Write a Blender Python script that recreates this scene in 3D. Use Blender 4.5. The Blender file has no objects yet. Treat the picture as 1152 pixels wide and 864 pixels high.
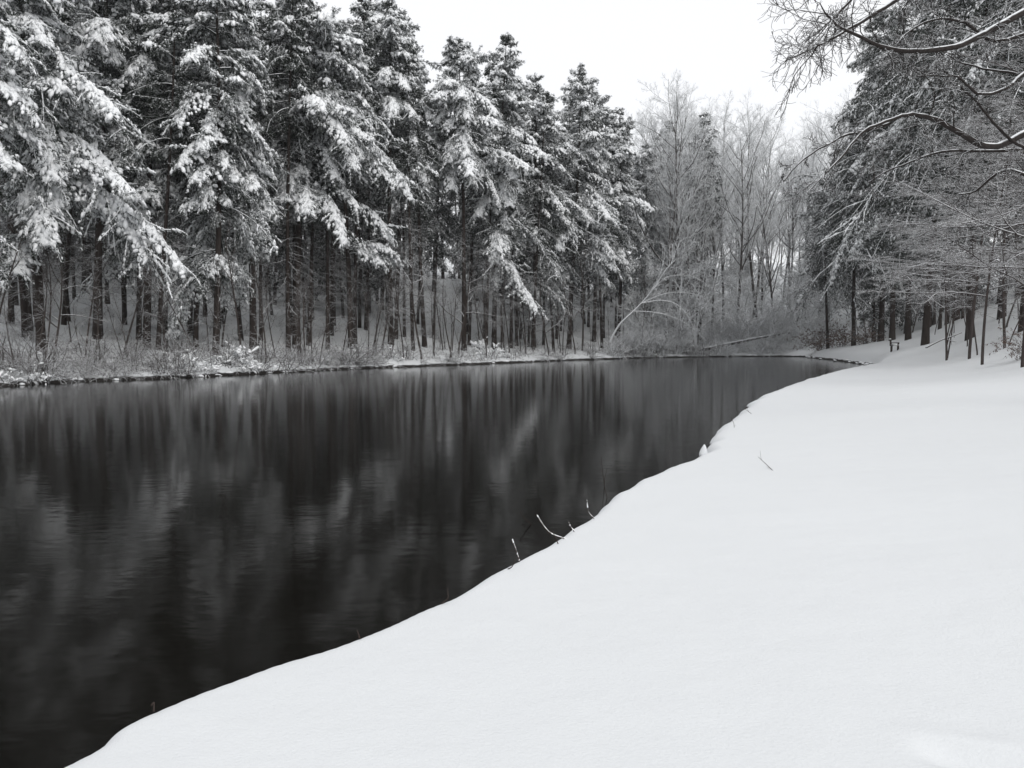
import bpy, math, random
import numpy as np
from mathutils import Vector
rng = np.random.default_rng(7)
random.seed(7)
S = bpy.context.scene
COL = S.collection
PI = math.pi
R = math.radians

# ------------------------------------------------------------------ camera
CAMZ = 1.9
PITCH = R(3.0)
F = 904.0
cd = bpy.data.cameras.new('camera'); cam = bpy.data.objects.new('camera', cd); COL.objects.link(cam)
cam.location = (0, 0, CAMZ); cam.rotation_euler = (PI/2 - PITCH, 0, 0)
cd.sensor_width = 36; cd.lens = F/1152*36; cd.clip_start = 0.05; cd.clip_end = 3000
S.camera = cam

def at(u, v, D):
    """point of the place seen at photo pixel (u, v) at depth D"""
    x = (u-576)/F; w = -(v-432)/F
    d = np.array([x, math.cos(PITCH)+w*math.sin(PITCH), -math.sin(PITCH)+w*math.cos(PITCH)])
    return np.array([0, 0, CAMZ]) + d*(D/d[1])
def onz(u, v, z):
    x = (u-576)/F; w = -(v-432)/F
    d = np.array([x, math.cos(PITCH)+w*math.sin(PITCH), -math.sin(PITCH)+w*math.cos(PITCH)])
    k = (z-CAMZ)/d[2]
    return np.array([0, 0, CAMZ]) + d*k

# ------------------------------------------------------------------ helpers
def unit(a): return a/np.maximum(np.linalg.norm(a, axis=-1, keepdims=True), 1e-9)
class Geo:
    def __init__(s): s.v = []; s.t = []; s.q = []; s.n = 0
    def add(s, v, tris=None, quads=None):
        v = np.asarray(v, float).reshape(-1, 3)
        if tris is not None and len(tris): s.t.append(np.asarray(tris, np.int64).reshape(-1, 3)+s.n)
        if quads is not None and len(quads): s.q.append(np.asarray(quads, np.int64).reshape(-1, 4)+s.n)
        s.v.append(v); s.n += len(v)
    def mesh(s, name, mat, smooth=True):
        me = bpy.data.meshes.new(name)
        v = np.concatenate(s.v) if s.v else np.zeros((0, 3))
        t = np.concatenate(s.t) if s.t else np.zeros((0, 3), np.int64)
        q = np.concatenate(s.q) if s.q else np.zeros((0, 4), np.int64)
        me.vertices.add(len(v)); me.vertices.foreach_set('co', v.astype(np.float32).ravel())
        nl = len(t)*3+len(q)*4
        me.loops.add(nl); me.loops.foreach_set('vertex_index', np.concatenate([t.ravel(), q.ravel()]).astype(np.int32))
        me.polygons.add(len(t)+len(q))
        st = np.concatenate([np.arange(len(t))*3, len(t)*3+np.arange(len(q))*4]).astype(np.int32)
        me.polygons.foreach_set('loop_start', st)
        if smooth: me.polygons.foreach_set('use_smooth', np.ones(len(t)+len(q), bool))
        me.update(calc_edges=True)
        me.materials.append(mat)
        return me
    def obj(s, name, mat, parent=None, smooth=True):
        o = bpy.data.objects.new(name, s.mesh(name, mat, smooth)); COL.objects.link(o)
        if parent: o.parent = parent
        return o

def tubes(g, P, Rr, k=5, cap=True):
    """P (M,N,3) paths, Rr (M,N) radii"""
    M, N, _ = P.shape
    if M == 0: return
    T = np.gradient(P, axis=1); T = unit(T)
    mean = unit(P[:, -1]-P[:, 0])
    ref = np.where(np.abs(mean[:, 2:3]) > .85, np.array([[1., 0, 0]]), np.array([[0, 0, 1.]]))[:, None, :]
    A = unit(np.cross(T, np.broadcast_to(ref, T.shape))); B = np.cross(T, A)
    th = np.arange(k)/k*2*PI
    ring = (A[:, :, None, :]*np.cos(th)[None, None, :, None]+B[:, :, None, :]*np.sin(th)[None, None, :, None])*Rr[:, :, None, None]+P[:, :, None, :]
    v = ring.reshape(-1, 3)
    m = np.arange(M)[:, None, None]*N*k; n = np.arange(N-1)[None, :, None]*k; j = np.arange(k)[None, None, :]
    j2 = (j+1) % k
    q = np.stack([m+n+j, m+n+k+j, m+n+k+j2, m+n+j2], -1).reshape(-1, 4)
    g.add(v, quads=q)

def path_step(pos, d, L, N, grav, wob, lev=0.0):
    """march M paths of N points; grav<0 droops, >0 rises (total change of the z direction)"""
    M = len(pos); P = np.zeros((M, N, 3)); P[:, 0] = pos; d = unit(d.copy())
    st = (np.asarray(L)/(N-1))[:, None]
    for i in range(1, N):
        d = d+rng.normal(0, wob, (M, 3))
        d[:, 2] += (grav if np.isscalar(grav) else grav)/(N-1)
        if lev: d[:, 2] *= (1-lev)
        d = unit(d); P[:, i] = P[:, i-1]+d*st
    return P

def sample(P, t):
    """points and tangents at parameter t (M,c) along the paths"""
    M, N, _ = P.shape
    x = np.clip(t, 0, .9999)*(N-1); i = x.astype(int); f = (x-i)[..., None]
    m = np.arange(M)[:, None]
    a = P[m, i]; b = P[m, i+1]
    return a+(b-a)*f, unit(b-a)

def grow(P, Rr, L, n, t0, t1, ang, ratio, taper, grav, wob, N=5, flat=0., rk=.012, rmin=.004, lev=0., angj=.2):
    M = len(P)
    t = t0+(t1-t0)*(np.arange(n)[None, :]+rng.random((M, n)))/n
    pos, T = sample(P, t)
    up = np.array([0, 0, 1.])
    s = np.cross(T, up); bad = np.linalg.norm(s, axis=-1) < .15
    s[bad] = np.array([1., 0, 0]); s = unit(s); b = np.cross(s, T)
    if flat > 0:
        sg = np.where((np.arange(n)[None, :]+rng.integers(0, 2, (M, 1))) % 2 == 0, 1., -1.)
        phi = np.where(sg > 0, 0, PI)+rng.normal(0, (1-flat)*PI/2+.05, (M, n))
    else:
        phi = np.arange(n)[None, :]*2.4+rng.random((M, 1))*6.28+rng.normal(0, .5, (M, n))
    perp = s*np.cos(phi)[..., None]+b*np.sin(phi)[..., None]
    an = ang+rng.normal(0, angj, (M, n))
    d = T*np.cos(an)[..., None]+perp*np.sin(an)[..., None]
    Lc = L[:, None]*ratio*(1-taper*t)*rng.uniform(.55, 1.3, (M, n))
    Nn = Rr.shape[1]; ri = Rr[np.arange(M)[:, None], np.clip((t*(Nn-1)).astype(int), 0, Nn-1)]
    r0 = np.clip(np.minimum(ri*.75, Lc*rk), rmin, None)
    pos = pos.reshape(-1, 3); d = d.reshape(-1, 3); Lc = Lc.ravel(); r0 = r0.ravel()
    C = path_step(pos, d, Lc, N, grav, wob, lev)
    RR = np.maximum(r0[:, None]*np.linspace(1, .35, N)[None, :], rmin*.7)
    return C, RR, Lc, t.ravel()

# icosahedron for snow lumps
_p = (1+5**.5)/2
ICO_V = unit(np.array([[-1, _p, 0], [1, _p, 0], [-1, -_p, 0], [1, -_p, 0], [0, -1, _p], [0, 1, _p], [0, -1, -_p], [0, 1, -_p], [_p, 0, -1], [_p, 0, 1], [-_p, 0, -1], [-_p, 0, 1]], float))
ICO_F = np.array([[0, 11, 5], [0, 5, 1], [0, 1, 7], [0, 7, 10], [0, 10, 11], [1, 5, 9], [5, 11, 4], [11, 10, 2], [10, 7, 6], [7, 1, 8], [3, 9, 4], [3, 4, 2], [3, 2, 6], [3, 6, 8], [3, 8, 9], [4, 9, 5], [2, 4, 11], [6, 2, 10], [8, 6, 7], [9, 8, 1]])
def lumps(g, pos, dirs, size, stretch=1.7, flat=.65):
    n = len(pos)
    if n == 0: return
    t = unit(dirs); s = np.cross(t, np.array([0, 0, 1.])); bad = np.linalg.norm(s, axis=1) < .1; s[bad] = [1, 0, 0]; s = unit(s); b = np.cross(s, t)
    V = ICO_V[None]*(1+rng.normal(0, .32, (n, 12, 1)))
    st = stretch*rng.uniform(.7, 1.3, (n, 1, 1)); fl = flat*rng.uniform(.8, 1.3, (n, 1, 1))
    W = (V[..., 0:1]*st*t[:, None]+V[..., 1:2]*s[:, None]+V[..., 2:3]*fl*b[:, None])*size[:, None, None]+pos[:, None]
    g.add(W.reshape(-1, 3), tris=(ICO_F[None]+np.arange(n)[:, None, None]*12).reshape(-1, 3))

def needles(g, pos, dirs, K, length, width, spread):
    n = len(pos)
    if n == 0: return
    d = unit(unit(dirs)[:, None]+rng.normal(0, spread, (n, K, 3)))
    L = length*rng.uniform(.6, 1.3, (n, K, 1))
    side = unit(np.cross(d, rng.normal(0, 1, (n, K, 3))))*width*.5
    b0 = pos[:, None]+rng.normal(0, .03, (n, K, 3))
    a = b0-side*.5; c = b0+d*L*.55+side; e = b0+d*L
    h = b0+d*L*.5-side
    V = np.stack([a, c, e, h], 2).reshape(-1, 3)
    q = np.arange(n*K)[:, None]*4+np.arange(4)[None]
    g.add(V, quads=q)

# ------------------------------------------------------------------ materials
def mat(name):
    m = bpy.data.materials.new(name); m.use_nodes = True
    nt = m.node_tree; nt.nodes.clear()
    out = nt.nodes.new('ShaderNodeOutputMaterial'); b = nt.nodes.new('ShaderNodeBsdfPrincipled')
    nt.links.new(b.outputs[0], out.inputs[0])
    return m, nt, b
def N(nt, t, **kw):
    n = nt.nodes.new(t)
    for k, v in kw.items(): setattr(n, k, v)
    return n
SNOW = (.81, .825, .84, 1)

def m_plain(name, col, rough=.8, var=.25, scale=6., spec=.3):
    m, nt, b = mat(name)
    no = N(nt, 'ShaderNodeTexNoise'); no.inputs['Scale'].default_value = scale; no.inputs['Detail'].default_value = 4
    tc = N(nt, 'ShaderNodeTexCoord'); nt.links.new(tc.outputs['Object'], no.inputs['Vector'])
    mx = N(nt, 'ShaderNodeMix', data_type='RGBA')
    mx.inputs[6].default_value = tuple(c*(1-var) for c in col[:3])+(1,); mx.inputs[7].default_value = tuple(min(1, c*(1+var)) for c in col[:3])+(1,)
    nt.links.new(no.outputs[0], mx.inputs[0]); nt.links.new(mx.outputs[2], b.inputs['Base Color'])
    b.inputs['Roughness'].default_value = rough; b.inputs['Specular IOR Level'].default_value = spec
    return m

def m_snowy(name, bark, lo, hi, nscale=3., namp=.5, bump=.0):
    """bark with snow lying on whatever faces up"""
    m, nt, b = mat(name)
    ge = N(nt, 'ShaderNodeNewGeometry'); sx = N(nt, 'ShaderNodeSeparateXYZ'); nt.links.new(ge.outputs['Normal'], sx.inputs[0])
    tc = N(nt, 'ShaderNodeTexCoord')
    no = N(nt, 'ShaderNodeTexNoise'); no.inputs['Scale'].default_value = nscale; no.inputs['Detail'].default_value = 3
    nt.links.new(tc.outputs['Object'], no.inputs['Vector'])
    s = N(nt, 'ShaderNodeMath', operation='MULTIPLY_ADD'); s.inputs[1].default_value = namp; nt.links.new(no.outputs[0], s.inputs[0]); nt.links.new(sx.outputs[2], s.inputs[2])
    mr = N(nt, 'ShaderNodeMapRange'); mr.inputs[1].default_value = lo+namp*.5; mr.inputs[2].default_value = hi+namp*.5; nt.links.new(s.outputs[0], mr.inputs[0])
    n2 = N(nt, 'ShaderNodeTexNoise'); n2.inputs['Scale'].default_value = 9; n2.inputs['Detail'].default_value = 5
    mp = N(nt, 'ShaderNodeMapping'); mp.inputs['Scale'].default_value = (1, 1, .18); nt.links.new(tc.outputs['Object'], mp.inputs[0]); nt.links.new(mp.outputs[0], n2.inputs['Vector'])
    bk = N(nt, 'ShaderNodeMix', data_type='RGBA'); bk.inputs[6].default_value = tuple(c*.5 for c in bark)+(1,); bk.inputs[7].default_value = tuple(c*1.6 for c in bark)+(1,)
    nt.links.new(n2.outputs[0], bk.inputs[0])
    mx = N(nt, 'ShaderNodeMix', data_type='RGBA'); nt.links.new(mr.outputs[0], mx.inputs[0]); nt.links.new(bk.outputs[2], mx.inputs[6]); mx.inputs[7].default_value = SNOW
    nt.links.new(mx.outputs[2], b.inputs['Base Color']); b.inputs['Roughness'].default_value = .9; b.inputs['Specular IOR Level'].default_value = .15
    if bump:
        bp = N(nt, 'ShaderNodeBump'); bp.inputs['Strength'].default_value = bump; bp.inputs['Distance'].default_value = .05
        nt.links.new(n2.outputs[0], bp.inputs['Height']); nt.links.new(bp.outputs[0], b.inputs['Normal'])
    return m

M_needle = m_snowy('pine_needles', (.028, .036, .028), .08, .66, .8, 2.2)
M_shade = m_snowy('shaded_needles', (.028, .034, .028), .35, .9, .9, 1.0)
M_hemlock = m_snowy('hemlock_needles', (.030, .036, .029), .3, .85, .9, 1.8)
M_snow = m_plain('snow_lumps', (.90, .91, .92), .9, .03, 8, .1)
M_bark = m_snowy('pine_bark', (.033, .026, .023), .28, .6, 2.5, .9, .6)
M_twig = m_snowy('snowy_twigs', (.055, .046, .042), .3, .7, 2., .5)
M_grey = m_snowy('snowy_grey_twigs', (.075, .068, .064), .2, .6, 2., .5)
M_lay = m_snowy('snow_lined_twigs', (.055, .045, .042), .25, .6, 2., .5)
M_frost = m_snowy('frosted_twigs', (.30, .295, .29), -1.0, .0, 1.2, .5)
M_thicket = m_snowy('snowy_thicket', (.20, .195, .19), -.8, .1, 1.5, .6)
M_stalk = m_plain('dead_stalk', (.05, .036, .03), .8, .3, 20)
M_limb = m_snowy('snow_lined_limbs', (.032, .027, .025), .42, .72, 6., .6, .5)
M_brown = m_plain('dead_leaves', (.11, .065, .045), .85, .35, 4)
M_wood = m_snowy('bench_wood', (.045, .035, .03), .6, .8, 3., .2)
M_capped = m_plain('snow_cap', (.70, .715, .73), .9, .05, 20, .1)
M_rock = m_snowy('snowy_rock', (.10, .10, .10), .2, .45, 9., .6, .4)

def tag(o, label=None, cat=None, group=None, kind=None):
    if label: o['label'] = label
    if cat: o['category'] = cat
    if group: o['group'] = group
    if kind: o['kind'] = kind
    return o
def empty(name, loc=(0, 0, 0)):
    e = bpy.data.objects.new(name, None); COL.objects.link(e); e.location = loc; e.empty_display_size = .2
    return e
def dup(o, parent=None):
    c = o.copy(); COL.objects.link(c)
    for k in ('label', 'category', 'group'):
        if parent is None and k in c: del c[k]
    if parent: c.parent = parent
    for ch in list(KIDS.get(o, o.children)): dup(ch, c)
    return c
KIDS = {}

# ------------------------------------------------------------------ terrain
def catmull(pts, per=6):
    pts = np.array(pts, float); n = len(pts); out = []
    for i in range(n-1):
        p0 = pts[max(i-1, 0)]; p1 = pts[i]; p2 = pts[i+1]; p3 = pts[min(i+2, n-1)]
        for k in range(per):
            t = k/per
            out.append(.5*((2*p1)+(-p0+p2)*t+(2*p0-5*p1+4*p2-p3)*t*t+(-p0+3*p1-3*p2+p3)*t**3))
    out.append(pts[-1]); return np.array(out)
ZE = .33
nearpx = [(60, 864), (170, 803), (290, 754), (400, 718), (452, 697), (520, 668), (570, 640), (612, 613), (655, 589), (690, 566), (735, 532), (800, 507), (812, 487), (835, 464), (862, 444), (905, 428), (950, 415), (985, 408.5)]
near = [onz(u, v, ZE)[:2] for u, v in nearpx]
near = [np.array(p) for p in [(-22, -7), (-10, -3.5), (-5, -.5), (-3, 1.2)]]+near
pointpx = [(981, 410.5), (962, 408.5), (940, 405.5), (918, 403), (908, 402)]
point = [onz(u, v, 0)[:2] for u, v in pointpx]
leftpx = [(895, 401.3), (850, 401.2), (800, 401.5), (720, 403), (690, 404), (640, 405.5), (560, 409), (450, 413), (380, 416), (300, 420), (225, 424), (150, 427), (75, 430), (0, 434.5)]
left = [onz(u, v, 0)[:2] for u, v in leftpx]+[np.array(p) for p in [(-27, 29), (-34, 18), (-36, 4), (-30, -5), (-22, -7)]]
def wig(p, a, f):
    s = np.arange(len(p)); q = p.copy()
    q[:, 0] += a*np.sin(s*f)+a*.6*np.sin(s*f*2.3+1); q[:, 1] += a*np.cos(s*f*1.3+2)
    return q
A = catmull(near, 5); B = catmull([near[-1]]+point, 5); C = catmull([point[-1]]+left, 5)
C[2:-2] = wig(C[2:-2], .28, 1.7); B[2:-1] = wig(B[2:-1], .15, 1.9)
C[0] = B[-1]; B[0] = A[-1]; C[-1] = A[0]
POLY = np.concatenate([A[:-1], B[:-1], C[:-1]])
def dist(P, L):
    a = L[:-1]; b = L[1:]; best = np.full(len(P), 1e9)
    for p, q in zip(a, b):
        e = q-p; l = e@e+1e-12
        t = np.clip(((P-p)@e)/l, 0, 1)
        best = np.minimum(best, np.hypot(*(P-p-t[:, None]*e).T))
    return best
def inside(P):
    x, y = P.T; r = np.zeros(len(P), bool); n = len(POLY)
    for i in range(n):
        x1, y1 = POLY[i]; x2, y2 = POLY[(i+1) % n]
        if y1 == y2: continue
        c = ((y1 > y) != (y2 > y)) & (x < (x2-x1)*(y-y1)/(y2-y1)+x1)
        r ^= c
    return r
def sstep(x, a, b):
    t = np.clip((x-a)/(b-a), 0, 1); return t*t*(3-2*t)
_w = [(rng.normal(0, 1, 2), rng.random()*6.28) for _ in range(14)]
def wavy(x, y, sc):
    s = 0
    for i, (k, ph) in enumerate(_w): s = s+np.sin((k[0]*x+k[1]*y)/sc+ph+.7*np.sin((k[1]*x-k[0]*y)/sc*.6+ph*2))
    return s/5
def softp(x, w): return w*np.logaddexp(0, x/w)
FOOT = onz(1112, 848, .47)
def terrain(x, y):
    x = np.atleast_1d(np.asarray(x, float)); y = np.atleast_1d(np.asarray(y, float))
    P = np.stack([x, y], 1); ins = inside(P)
    dA, dB, dC = dist(P, A), dist(P, B), dist(P, C)
    d = np.minimum(np.minimum(dA, dB), dC); r = np.hypot(x, y)
    lip = .16+.006*r
    def shoulder(q, w): 
        t = np.clip(q/w, 0, 1); return np.sqrt(np.maximum(0, 1-(1-t)**2))
    dq = np.minimum(dA, 10)
    sA = np.where(ins, -dA, dA)+.15+.006*r+(.012*wavy(x, y, .16)+.02*wavy(x+3, y, .5))*np.clip(r/4, .6, 3)
    zA = ZE*shoulder(np.maximum(sA, 0), .16+.010*r)+.035*np.minimum(dA, 30)+.006*dq*dq+.12*np.clip(dA-10, 0, 60)
    zB = .45*shoulder(dB, .5+lip)+1.05*(1-np.exp(-dB/2.4))+.10*np.minimum(dB, 12)
    zC = (.30+.16*np.sin(x*.9+y*.35)*np.sin(y*.6-x*.3))*shoulder(dC, .4+lip)+.11*np.minimum(dC, 3)+.19*softp(dC-4, 1.5)*1.0+.06*softp(dC-28, 4)
    zC = zC+.16*softp(dC-4, 1.5)*sstep(y, 92, 122)
    # hill right of the path
    l0 = np.array([13., 17.]); l1 = np.array([33.5, 68.]); e = (l1-l0)/np.linalg.norm(l1-l0)
    s = (x-l0[0])*e[1]-(y-l0[1])*e[0]
    hill = .36*softp(s-.5, .8)
    wA, wB, wC = [1/(q+.02)**4 for q in (dA, dB, dC)]; ws = wA+wB+wC
    z = (zA*wA+zB*wB+zC*wC)/ws+hill*np.clip((wA+wB)/ws, 0, 1)
    z = np.minimum(z, 22+.12*(z-22))
    far = sstep(d, .4, 3)
    z = z+far*(.048*wavy(x, y, 2.2)*sstep(d, .5, 4)+.012*wavy(x+9, y, .7))+sstep(d, 4, 14)*.16*wavy(x, y, 5)*(wC/ws)
    # old footprint close to the camera
    fx = x-FOOT[0]; fy = y-FOOT[1]; a = R(-28); fu = fx*math.cos(a)+fy*math.sin(a); fv = -fx*math.sin(a)+fy*math.cos(a)
    z = z-.05*np.exp(-((fu/.2)**4+(fv/.08)**4))+.012*np.exp(-((fu/.3)**2+((fv-.13)/.06)**2))
    bed = -.05-.55*sstep(d-.15-.006*r, 0, .5+lip)
    lipin = ins & (dA <= np.minimum(dB, dC)) & (sA > 0)
    z = np.where(ins & ~lipin, bed, np.maximum(z-.02, -.05))
    return z
def tz(x, y): return float(terrain(x, y)[0])

fine = np.arange(-37, 37.001, .115)
ang = np.concatenate([np.arange(-180, -37, 3.), fine, np.arange(39, 179, 3.)])
rad = np.concatenate([[.0, .35], np.exp(np.arange(math.log(.6), math.log(270), .0125))])
AN, RA = np.meshgrid(np.radians(ang), rad)
X = (np.sin(AN)*RA).ravel(); Y = (np.cos(AN)*RA).ravel()
Z = terrain(X, Y)
na, nr = len(ang), len(rad)
i = np.arange(nr-1)[:, None]*na; j = np.arange(na)[None]; j2 = (j+1) % na
Q = np.stack([i+j, i+j2, i+na+j2, i+na+j], -1).reshape(-1, 4)
Q = Q[:, ::-1]

def m_ground():
    m, nt, b = mat('snow_ground')
    tc = N(nt, 'ShaderNodeTexCoord')
    sx = N(nt, 'ShaderNodeSeparateXYZ'); nt.links.new(tc.outputs['Object'], sx.inputs[0])
    def noise(sc, det=3, rough=.5):
        n = N(nt, 'ShaderNodeTexNoise'); n.inputs['Scale'].default_value = sc; n.inputs['Detail'].default_value = det; n.inputs['Roughness'].default_value = rough
        nt.links.new(tc.outputs['Object'], n.inputs['Vector']); return n
    n1 = noise(2.2, 5); n2 = noise(60, 3, .6); n3 = noise(.5, 3)
    # wet dark earth just above the waterline
    h = N(nt, 'ShaderNodeMath', operation='MULTIPLY_ADD'); nt.links.new(n1.outputs[0], h.inputs[0]); h.inputs[1].default_value = -.22; nt.links.new(sx.outputs[2], h.inputs[2])
    mr = N(nt, 'ShaderNodeMapRange'); mr.inputs[1].default_value = .02; mr.inputs[2].default_value = .06; nt.links.new(h.outputs[0], mr.inputs[0])
    # leaf litter and twigs on wooded slopes, thickened uphill to paint in forest shade
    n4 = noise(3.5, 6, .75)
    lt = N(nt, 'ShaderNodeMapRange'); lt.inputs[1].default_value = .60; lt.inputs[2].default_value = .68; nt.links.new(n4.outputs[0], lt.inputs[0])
    hz = N(nt, 'ShaderNodeMapRange'); hz.inputs[1].default_value = 2.; hz.inputs[2].default_value = 7; nt.links.new(sx.outputs[2], hz.inputs[0])  # height ramp: more dark litter uphill stands in for interior shade
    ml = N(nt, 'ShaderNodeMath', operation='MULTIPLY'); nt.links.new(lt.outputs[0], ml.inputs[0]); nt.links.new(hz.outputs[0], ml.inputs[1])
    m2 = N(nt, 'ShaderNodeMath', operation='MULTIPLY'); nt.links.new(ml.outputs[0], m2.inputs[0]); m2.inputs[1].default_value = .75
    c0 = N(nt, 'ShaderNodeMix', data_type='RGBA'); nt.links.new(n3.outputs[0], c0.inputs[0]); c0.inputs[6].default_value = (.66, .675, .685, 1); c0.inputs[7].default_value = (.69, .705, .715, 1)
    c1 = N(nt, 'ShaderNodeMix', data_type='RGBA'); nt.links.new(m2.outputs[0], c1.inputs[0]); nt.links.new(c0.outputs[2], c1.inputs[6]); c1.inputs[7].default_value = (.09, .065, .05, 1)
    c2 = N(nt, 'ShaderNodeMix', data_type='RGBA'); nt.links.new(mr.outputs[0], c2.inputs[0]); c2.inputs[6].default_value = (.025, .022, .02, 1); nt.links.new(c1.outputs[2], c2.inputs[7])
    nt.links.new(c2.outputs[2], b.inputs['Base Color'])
    b.inputs['Roughness'].default_value = .85; b.inputs['Specular IOR Level'].default_value = .15
    a = N(nt, 'ShaderNodeMath', operation='MULTIPLY_ADD'); nt.links.new(n1.outputs[0], a.inputs[0]); a.inputs[1].default_value = 6; nt.links.new(n2.outputs[0], a.inputs[2])
    bp = N(nt, 'ShaderNodeBump'); bp.inputs['Strength'].default_value = .35; bp.inputs['Distance'].default_value = .012
    nt.links.new(a.outputs[0], bp.inputs['Height']); nt.links.new(bp.outputs[0], b.inputs['Normal'])
    return m
g = Geo(); g.add(np.stack([X, Y, Z], 1), quads=Q)
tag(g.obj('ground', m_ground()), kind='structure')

# ------------------------------------------------------------------ water
def m_water():
    m, nt, b = mat('pond_water')
    b.inputs['Base Color'].default_value = (.005, .0045, .0035, 1); b.inputs['IOR'].default_value = 1.14; b.inputs['Roughness'].default_value = .09
    b.inputs['Specular IOR Level'].default_value = .5
    tc = N(nt, 'ShaderNodeTexCoord')
    def noise(sc, det, vec=(1, 1, 1)):
        mp = N(nt, 'ShaderNodeMapping'); mp.inputs['Scale'].default_value = vec; nt.links.new(tc.outputs['Object'], mp.inputs[0])
        n = N(nt, 'ShaderNodeTexNoise'); n.inputs['Scale'].default_value = sc; n.inputs['Detail'].default_value = det
        nt.links.new(mp.outputs[0], n.inputs['Vector']); return n
    a = noise(7, 2, (.6, 1, 1)); c = noise(.35, 2); f = noise(1.6, 2)
    mr = N(nt, 'ShaderNodeMapRange'); mr.inputs[1].default_value = .4; mr.inputs[2].default_value = .65; mr.inputs[3].default_value = .35; mr.inputs[4].default_value = 1; nt.links.new(c.outputs[0], mr.inputs[0])
    mu = N(nt, 'ShaderNodeMath', operation='MULTIPLY'); nt.links.new(a.outputs[0], mu.inputs[0]); nt.links.new(mr.outputs[0], mu.inputs[1])
    ad = N(nt, 'ShaderNodeMath', operation='MULTIPLY_ADD'); nt.links.new(f.outputs[0], ad.inputs[0]); ad.inputs[1].default_value = 1.2; nt.links.new(mu.outputs[0], ad.inputs[2])
    bp = N(nt, 'ShaderNodeBump'); bp.inputs['Strength'].default_value = 1; bp.inputs['Distance'].default_value = .0026
    nt.links.new(ad.outputs[0], bp.inputs['Height']); nt.links.new(bp.outputs[0], b.inputs['Normal'])
    return m
g = Geo(); g.add([(-60, -20, 0), (60, -20, 0), (60, 125, 0), (-60, 125, 0)], quads=[(0, 1, 2, 3)])
tag(g.obj('water', m_water()), kind='structure')

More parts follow.
